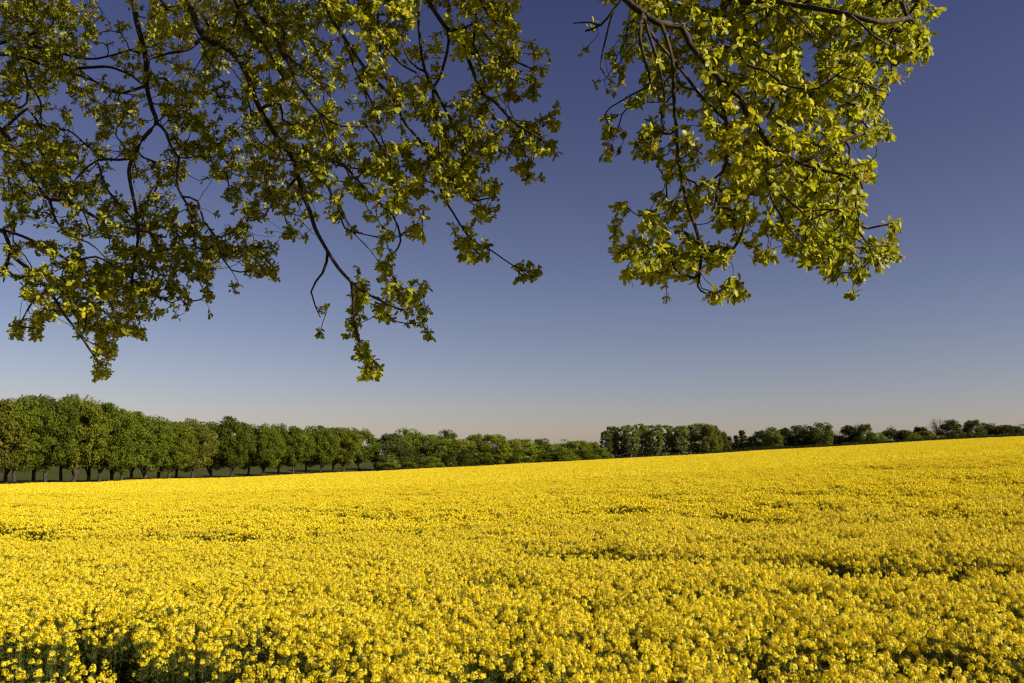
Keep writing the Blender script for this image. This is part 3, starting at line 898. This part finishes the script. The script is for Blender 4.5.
# limbs: name, r at start (m), r at end, start hub, list of polylines (first is the limb, the rest fork off it)
LIMBS = [
    ("a", .075, "up", [[(128, -60), (135, -20), (137, 20), (146, 55), (147, 85), (153, 110), (158, 122), (145, 137), (132, 158), (128, 172), (132, 195), (136, 218), (137, 250), (129, 288)],
              [(158, 122), (165, 132), (172, 146), (179, 157), (175, 170), (180, 190), (190, 212), (193, 238)],
              [(187, 188), (197, 201), (204, 220), (216, 236), (221, 256), (230, 272)],
              [(147, 85), (120, 92), (100, 84), (80, 70), (60, 60)],
              [(140, 152), (120, 160), (98, 161), (80, 175), (65, 196)],
              [(99, 163), (104, 182), (122, 207), (134, 220)]]),
    ("b", .062, "left", [[(-60, 44), (-20, 54), (20, 57), (50, 67), (76, 68), (100, 67), (125, 73), (140, 82)],
              [(-20, 54), (10, 41), (40, 48), (62, 55), (88, 59), (108, 56), (134, 48)],
              [(60, 68), (84, 78), (104, 86), (118, 92), (136, 94)],
              [(20, 57), (28, 80), (40, 100), (42, 122), (58, 140)]]),
    ("c", .058, "up", [[(168, -60), (182, -20), (192, 10), (206, 38), (232, 52), (246, 76), (260, 110), (277, 135), (290, 153), (300, 185), (313, 222), (328, 252), (342, 272), (360, 290), (385, 304), (402, 312)],
              [(290, 153), (318, 157), (345, 165), (376, 172)],
              [(302, 156), (322, 178), (338, 208), (358, 238), (378, 262)],
              [(206, 42), (190, 50), (168, 54), (150, 60)],
              [(262, 102), (280, 105), (282, 120), (298, 128)],
              [(297, 178), (286, 190), (276, 205)],
              [(328, 253), (322, 272), (312, 292), (322, 318)],
              [(352, 284), (352, 305), (356, 325), (362, 350), (368, 362)],
              [(342, 210), (345, 228), (370, 235), (388, 240)]]),
    ("d", .036, "up", [[(206, -60), (222, -20), (240, 12), (252, 30), (268, 52), (285, 78)],
              [(240, 12), (232, 30), (214, 44), (200, 60), (185, 80)]]),
    ("e", .042, "up", [[(226, -60), (246, -10), (268, 28), (284, 52), (300, 86), (318, 112), (340, 125), (366, 126), (378, 142), (392, 160)],
              [(284, 50), (300, 66), (320, 84), (334, 105)],
              [(318, 112), (326, 140), (345, 168), (372, 195), (392, 215), (400, 235)]]),
    ("f", .046, "up", [[(296, -60), (318, -15), (334, 22), (348, 42), (364, 66), (379, 84), (394, 101), (404, 122), (420, 140), (432, 158)],
              [(348, 44), (354, 66), (366, 92), (376, 114), (382, 140), (390, 160)],
              [(366, 70), (364, 90), (372, 110), (378, 128)]]),
    ("g", .034, "up", [[(386, -60), (378, -10), (377, 15), (381, 36), (394, 56), (404, 66), (416, 74)],
              [(381, 36), (380, 60), (388, 85), (392, 110)]]),
    ("h", .040, "up", [[(405, -60), (424, -10), (440, 15), (449, 27), (463, 43), (472, 66), (480, 84), (490, 98), (506, 114), (522, 131), (540, 140)],
              [(447, 27), (446, 50), (441, 74), (434, 94), (438, 130), (440, 160), (438, 182), (446, 202), (453, 214), (470, 240), (490, 250), (512, 266), (530, 272)],
              [(440, 165), (454, 184), (468, 198), (488, 198)],
              [(460, 38), (478, 62), (484, 84)],
              [(449, 27), (462, 27), (480, 18)]]),
    ("i", .026, "up", [[(410, -60), (421, -12), (419, 20), (420, 48), (425, 72), (435, 90), (450, 118), (465, 140)],
              [(425, 72), (410, 60), (400, 40)]]),
    ("j", .030, "up", [[(462, -60), (473, -10), (478, 20), (484, 32), (500, 50), (516, 62), (532, 68)],
              [(473, -10), (488, 14), (500, 26), (514, 36)],
              [(478, 22), (474, 45), (490, 70), (512, 78)]]),
    ("k", .050, "left", [[(-80, 60), (-40, 92), (0, 130), (20, 160), (40, 188), (50, 199), (66, 200), (86, 212), (110, 222), (140, 230), (165, 238)],
              [(50, 199), (55, 220), (68, 234), (88, 244), (108, 262)],
              [(0, 130), (28, 108), (40, 124), (70, 132), (90, 150)]]),
    ("l", .046, "left", [[(-80, 190), (-30, 222), (5, 234), (10, 252), (30, 270), (48, 288), (62, 310), (78, 330), (92, 352), (102, 366)],
              [(0, 232), (22, 237), (50, 250), (76, 266), (100, 285), (112, 310)],
              [(12, 254), (6, 272), (2, 282)],
              [(48, 288), (34, 300), (24, 318), (16, 332)],
              [(76, 242), (96, 256), (120, 270), (145, 290), (172, 304)]]),
    ("m", .031, "right", [[(590, -75), (608, -30), (626, 0), (644, 14), (662, 24), (682, 27), (690, 44), (704, 58), (720, 77), (736, 96), (746, 112), (762, 130), (776, 150), (800, 164), (828, 172), (845, 175)],
              [(694, 49), (714, 46), (736, 47), (746, 62), (768, 70), (778, 84), (800, 89), (818, 88), (838, 75), (858, 62), (880, 60)],
              [(838, 75), (864, 82), (886, 90)],
              [(646, 18), (654, 44), (662, 72), (666, 100)],
              [(652, 34), (672, 56), (690, 78), (706, 100), (730, 123)],
              [(662, 26), (672, 60), (675, 95), (676, 130), (677, 160), (682, 184), (674, 202), (664, 222), (648, 238)],
              [(682, 184), (688, 210), (696, 235), (700, 262), (697, 288)],
              [(762, 130), (768, 150), (764, 176), (784, 200), (808, 220), (830, 243), (852, 256)],
              [(764, 176), (774, 205), (792, 232), (806, 250)],
              [(800, 164), (822, 150), (846, 140), (866, 134)],
              [(640, 12), (640, 36), (646, 62), (650, 84), (632, 96), (612, 108)],
              [(720, 77), (722, 100), (728, 150), (720, 180), (716, 212)],
              [(830, 243), (846, 232), (868, 245), (890, 244)],
              [(808, 220), (830, 210), (850, 205)]]),
    ("n", .010, "right", [[(660, -80), (700, -30), (730, 0), (760, -4), (790, 2), (820, 8), (850, 14), (880, 22), (910, 18)],
              [(730, 0), (745, 14), (770, 10), (790, 20), (815, 40)],
              [(850, 14), (872, 36), (895, 46)],
              [(790, 2), (808, 28), (822, 50)]]),
    ("o", .009, "right", [[(600, -80), (622, -30), (622, -5), (612, 10), (600, 24), (585, 32)],
              [(612, 10), (606, 40), (602, 66), (612, 80)],
              [(600, 24), (592, 22), (573, 25)]]),
]


def resample(P, step):
    P = np.asarray(P, float)
    # Catmull-Rom through the points
    out = []
    n = len(P)
    for i in range(n - 1):
        p0 = P[max(i - 1, 0)]; p1 = P[i]; p2 = P[i + 1]; p3 = P[min(i + 2, n - 1)]
        k = max(2, int(np.linalg.norm(p2 - p1) / step))
        for t in np.arange(k) / k:
            out.append(.5 * ((2 * p1) + (-p0 + p2) * t + (2 * p0 - 5 * p1 + 4 * p2 - p3) * t * t + (-p0 + 3 * p1 - 3 * p2 + p3) * t ** 3))
    out.append(P[-1])
    return np.array(out)


class Skeleton:
    def __init__(s):
        s.P = []; s.par = []; s.limb = []; s.minr = []; s.root_d = []

    def add(s, p, par, limb, minr=0.0):
        s.P.append(np.asarray(p, float)); s.par.append(par); s.limb.append(limb); s.minr.append(minr)
        s.root_d.append(0 if par < 0 else s.root_d[par] + float(np.linalg.norm(s.P[-1] - s.P[par])))
        return len(s.P) - 1


LEAF_T = np.array([0, .16, .30, .40, .55, .66, .82, 1.0])
LEAF_W = np.array([.03, .12, .23, .16, .32, .22, .28, .04])


def leaf_geometry(rng, base, d, nrm, length, curl):
    """arrays of leaves: lobed, folded along the midrib; returns V (n,24,3)"""
    n = len(base)
    side = unit(np.cross(nrm, d)); nrm = np.cross(d, side)
    t = LEAF_T[None, :, None]; w = LEAF_W[None, :, None] * length[:, None, None]
    drop = (t ** 2) * curl[:, None, None] * length[:, None, None]
    mid = base[:, None] + d[:, None] * t * length[:, None, None] - nrm[:, None] * drop
    up = nrm[:, None] * w * rng.uniform(.1, .5, (n, 1, 1))
    Lf = mid + side[:, None] * w + up; Rt = mid - side[:, None] * w + up
    return np.concatenate([Lf, mid, Rt], 1)


_lf = []
for q in range(7):
    _lf += [(q, q + 1, q + 9, q + 8), (q + 8, q + 9, q + 17, q + 16)]
LEAF_F = np.array(_lf)


def build_big_tree():
    rng = np.random.default_rng(2024)
    S = Skeleton()
    root = empty("overhanging_tree", TRUNK)
    tag(root, "large tree with young yellow green leaves whose branches hang over the field", "tree")
    limb_end_r = []
    hubs = {"up": np.array((-2.6, 1.0, 8.6)), "left": np.array((-5.6, 0.2, 6.6)), "right": np.array((-0.9, 0.6, 8.0))}
    trunk_at = {"up": np.array((-3.4, -2.0, 6.4)), "left": np.array((-3.8, -2.2, 5.2)), "right": np.array((-3.2, -2.3, 5.9))}
    for li, (nm, r0, hub, lines) in enumerate(LIMBS):
        wseed = rng.uniform(0, 100)
        first = None
        for j, pl in enumerate(lines):
            a = np.array(pl, float)
            dd = depth_of(a[:, 0], a[:, 1]) + 0.22 * np.sin(a[:, 0] / 37 + wseed) + 0.22 * np.cos(a[:, 1] / 31 + wseed * 2)
            W = at(a[:, 0], a[:, 1], dd - np.interp(a[:, 0], [500, 620], [.15, .38]))
            if j == 0:
                h = hubs[hub] + rng.normal(0, .35, 3) * np.array((1, .6, .3))
                h[0] = h[0] * .6 + W[0, 0] * .4
                tr_ = trunk_at[hub] + rng.normal(0, .12, 3) * np.array((.4, .4, 2.0))
                W = np.vstack([tr_, tr_ * .5 + h * .5 + np.array((0, 0, .3)), h, h * .62 + W[0] * .38 + np.array((0, 0, .12)), h * .3 + W[0] * .7 + np.array((0, 0, .1)), W])
                R = resample(W, .09)
                R += np.stack([vnoise(np.arange(len(R)) / 3.5, np.full(len(R), li * 7.3 + c), 50 + c) for c in range(3)], -1) * .018
                L = np.linspace(0, 1, len(R))
                hid = (sstep(.02, .15, L) * sstep(.5, .35, L))[:, None]
                kk = np.arange(len(R)) / 9.0
                R += hid * np.stack([vnoise(kk, np.full(len(R), li * 3.7 + c), 80 + c) + .4 * vnoise(kk * 3, np.full(len(R), li * 3.7 + c), 84 + c) for c in range(3)], -1) * .09
                prev = -1
                for p, l in zip(R, L):
                    mr = r0 * (1 - l) ** .8 + .008
                    prev = S.add(p, prev, li, mr)
                    if first is None: first = prev
            else:
                A = np.array(S.P[first:])
                # the fork starts on the nearest point of this limb
                k = int(np.argmin(np.linalg.norm(A - W[0], axis=1))) + first
                W[0] = S.P[k]
                R = resample(W, .09)[1:]
                R += np.stack([vnoise(np.arange(len(R)) / 3.0, np.full(len(R), li * 7.3 + c + j), 50 + c) for c in range(3)], -1) * .016
                rr0 = min(S.minr[k] * .62, r0 * .5)
                prev = k
                for q, p in enumerate(R):
                    prev = S.add(p, prev, li, rr0 * (1 - q / len(R)) ** .9 + .0028)
    n_main = len(S.P)
    # leaf clusters inside the photograph's frame
    C = []
    # the same boughs go on past the edges of the photograph: upwards, and to the left
    ext = []
    for r in range(-11, len(ROWS)):
        row = list(ROWS[max(r, 0)])
        if r < 0:
            row = [(a_ + 6 * r if a_ > 560 else a_, b_ + 5 * r if b_ > 700 else b_, max(v - .22 * abs(r), 3)) for a_, b_, v in row]
            row = [(a_, b_, v) for a_, b_, v in row if b_ - a_ > 8] + [(400, 640, 3.5 * min(1, -r / 6))]
        if r < 15:
            row.append((-230 + 6 * max(r, 0), 0, max(3.5, row[0][2] - 1.5)))
        ext.append((r, row))
    for r, row in ext:
        for x0, x1, v in row:
            n = rng.poisson((x1 - x0) / 20 * v * (6.4 if x0 < 300 else (4.4 if x0 < 580 else 3.3)) * (1.35 if r > 11 else 1) * (.6 if r < -1 or x1 <= 0 else 1))
            px = rng.uniform(x0 + 2, x1 - 2, n); py = rng.uniform(r * 20 + 1, r * 20 + 19, n)
            lump = vnoise(px / 13.0, py / 11.0, 91) + .5 * vnoise(px / 6.0, py / 6.0, 92)
            g = rng.uniform(0, 1, n) < sstep(-.75, .5, lump + .14 * (v - 6))
            px = px[g]; py = py[g]; n = len(px)
            d = depth_of(px, py) + .22 + rng.normal(0, .36, n) * (1 if v > 4 else .5)
            deep = (rng.uniform(0, 1, n) < .42) & (px < 360) & (v > 4)
            d = d + deep * rng.uniform(.7, 2.8, n)
            C.append(np.column_stack([at(px, py, d), np.ones(n)]))
    # foliage above and behind the frame: the rest of the crown, then an unseen mass added to shade the left boughs
    n = 4600
    q = unit(rng.normal(0, 1, (n, 3))) * rng.uniform(.45, 1, (n, 1)) ** .4
    crown = np.array((-4.2, -2.0, 10.4)) + q * np.array((6.6, 6.0, 5.6))
    n2 = 2200
    q2 = unit(rng.normal(0, 1, (n2, 3))) * rng.uniform(.2, 1, (n2, 1)) ** .4
    over = np.array((-2.6, 3.8, 9.4)) + q2 * np.array((4.6, 3.6, 2.2))  # added foliage cloud, out of view, that shades the left boughs
    OUT = np.vstack([crown, over])
    v = OUT - EYE
    el = v[:, 2] / np.maximum(v[:, 1], .01)
    inside = (v[:, 1] > 0) & (np.abs(v[:, 0]) < .68 * v[:, 1]) & (el < .63)
    OUT = OUT[~inside]
    C.append(np.column_stack([OUT, np.full(len(OUT), 1.7)]))
    C = np.concatenate(C)
    # upper boughs that carry the rest of the crown
    nb = 14
    boughs = []
    for b in range(nb):
        a = b * 2.4 + rng.uniform(-.3, .3); e = rng.uniform(.15, 1.2)
        end = np.array((-4.2, -2.0, 10.0)) + np.array((math.cos(a) * math.cos(e) * 5.2, math.sin(a) * math.cos(e) * 4.8, math.sin(e) * 4.6))
        if end[1] > 1.5: end[2] = max(end[2], 3.4 + end[1] * 1.0)
        st = np.array((-3.6, -2.5, rng.uniform(4.6, 8.2)))
        W = np.array([st, st * .6 + end * .4 + np.array((0, 0, .4)), st * .25 + end * .75 + rng.normal(0, .3, 3), end])
        R = resample(W, .2)
        prev = -1
        for q_, p in enumerate(R):
            prev = S.add(p, prev, len(LIMBS) + b, .11 * (1 - q_ / len(R)) ** .9 + .012)
    end = np.array((-2.2, 4.6, 9.6)); st = np.array((-3.4, -2.1, 7.2))  # boughs that hold the added shading foliage
    for b, e2 in enumerate((end + (1.6, 1.2, .3), end + (-1.8, 1.4, .5), end + (0.2, -.5, 1.0))):
        R = resample([st, st * .5 + e2 * .5 + np.array((0, 0, .9)), e2], .2)
        prev = -1
        for q_, p in enumerate(R):
            prev = S.add(p, prev, len(LIMBS) + nb + b, .09 * (1 - q_ / len(R)) ** .9 + .012)
    nl = len(LIMBS) + nb + 3
    # grow twigs to every cluster, nearest first, preferring outward runs
    A = np.array(S.P)
    from_d = np.array([np.min(np.linalg.norm(A - c[:3], axis=1)) for c in C])
    order = np.argsort(from_d)
    buf = np.zeros((len(S.P) + 400000, 3)); buf[:len(A)] = A
    pen = np.zeros(len(buf)); 
    cnt = len(A)
    for i in range(cnt): pen[i] = 0.0
    tips = []
    for ci in order:
        c = C[ci, :3]
        dist = np.linalg.norm(buf[:cnt] - c, axis=1) + pen[:cnt]
        # a twig should not turn back sharply: discourage starting from nodes further out than the target
        k = int(np.argmin(dist))
        p0 = S.P[k]
        L = float(np.linalg.norm(c - p0))
        lim = S.limb[k]
        big = C[ci, 3] > 1.2
        step = .05 if not big else .14
        m = max(1, int(L / step))
        par = S.par[k]
        tdir = unit(p0 - S.P[par]) if par >= 0 else np.array((0, 0, 1.0))
        ctrl = p0 + tdir * L * .35 + (c - p0) * .25 + rng.normal(0, .06 * L, 3)
        prev = k
        for s_ in range(1, m + 1):
            t = s_ / m
            p = (1 - t) ** 2 * p0 + 2 * t * (1 - t) * ctrl + t * t * c
            if s_ < m: p = p + rng.normal(0, .006, 3)
            prev = S.add(p, prev, lim, 0)
            buf[cnt] = p; pen[cnt] = pen[k] * .0 + 0.02; cnt += 1
        tips.append((prev, C[ci, 3]))
    N = len(S.P)
    print("skeleton", N, "clusters", len(tips))
    P = np.array(S.P); par = np.array(S.par); limb = np.array(S.limb)
    load = np.zeros(N)
    for t_, _ in tips: load[t_] += 1
    for i in range(N - 1, -1, -1):
        if par[i] >= 0: load[par[i]] += load[i]
    rad = np.maximum(0.0025 * np.maximum(load, 1) ** .29, np.array(S.minr))
    # children lists -> chains
    kids = [[] for _ in range(N)]
    for i in range(N):
        if par[i] >= 0: kids[par[i]].append(i)
    wood = [Tubes() for _ in range(nl)]
    stack = [i for i in range(N) if par[i] < 0]
    for i in stack[:]:
        pass
    todo = [(-1, i) for i in stack]
    while todo:
        a, i = todo.pop()
        chain = [a] if a >= 0 else []
        cur = i
        while True:
            chain.append(cur)
            if not kids[cur]: break
            ks = sorted(kids[cur], key=lambda q: -rad[q] - (1 if S.minr[q] > 0 else 0) - load[q] * 1e-6)
            for o_ in ks[1:]: todo.append((cur, o_))
            cur = ks[0]
        R = rad[chain].copy()
        if a >= 0 and len(R) > 1: R[0] = min(R[0], R[1] * 1.15)
        sides = 8 if R.max() > .03 else (5 if R.max() > .008 else 3)
        if len(chain) > 1: wood[limb[i]].add(P[chain], R, sides)
    # leaves
    tip_i = np.array([t_ for t_, _ in tips]); tip_s = np.array([s_ for _, s_ in tips])
    tdir = unit(P[tip_i] - P[np.maximum(par[tip_i], 0)])
    per = 9
    V = []; LB = []; TT = []
    for rep in range(per):
        use = rng.uniform(0, 1, len(tip_i)) < .92
        ti = tip_i[use]; td = tdir[use]; sc = tip_s[use]
        n = len(ti)
        back = np.where(rng.uniform(0, 1, n) < .35, rng.uniform(.02, .07, n), rng.uniform(0, .012, n))
        base = P[ti] - td * back[:, None] + rng.normal(0, .008, (n, 3))
        rnd = unit(rng.normal(0, 1, (n, 3)))
        d = unit(td * rng.uniform(.1, .9, (n, 1)) + rnd * .95 + np.array((0, 0, -.32)))
        nrm = unit(rng.normal(0, .5, (n, 3)) + np.array((0.55, -0.30, .45)))
        nrm = unit(nrm - d * (nrm * d).sum(-1, keepdims=True))
        ln = rng.uniform(.032, .060, n) * np.where((P[ti][:, 0] < -1.5) & (sc < 1.2), .86, 1.0) * np.where(sc > 1.2, 1.9, 1.0)
        V.append(leaf_geometry(rng, base, d, nrm, ln, rng.uniform(.05, .5, n)))
        LB.append(limb[ti])
        clt = vnoise(P[ti][:, 0] * 1.3 + 5, P[ti][:, 2] * 1.3 + P[ti][:, 1], 71)
        TT.append(np.clip(.55 + .3 * clt + rng.normal(0, .17, n) - (rng.uniform(0, 1, n) < .04) * .5, 0, 1))
    V = np.concatenate(V); LB = np.concatenate(LB); TT = np.concatenate(TT)
    print("leaves", len(V))
    for l in range(nl):
        if not wood[l].V: continue
        me = wood[l].mesh("limb")
        me.transform(__import__("mathutils").Matrix.Translation(-Vector(TRUNK)))
        lo = link("limb", me, M_OAK_BARK, root)
        k = LB == l
        if k.any():
            v = V[k] - TRUNK; n = len(v)
            F = (LEAF_F[None] + (np.arange(n) * 24)[:, None, None]).reshape(-1, 4)
            fo = link("foliage", poly_mesh("foliage", v.reshape(-1, 3), F, {"tint": np.repeat(TT[k], 24)}), M_OAK_LEAF, lo)
    # trunk with a flared foot
    tb = Tubes()
    zz = np.array([-.3, 0, .3, .8, 1.6, 3, 4.5, 6, 7.4, 9, 11, 13])
    rr = np.array([.75, .62, .5, .43, .4, .38, .37, .33, .26, .19, .12, .05])
    T = np.column_stack([.08 * np.sin(zz * .7), .08 * np.cos(zz * .9), zz])
    Tn = resample(T, .25); Rn = np.interp(Tn[:, 2], zz, rr)
    tb.add(Tn, Rn, 18)
    link("trunk", tb.mesh("trunk"), M_OAK_BARK, root)


build_big_tree()
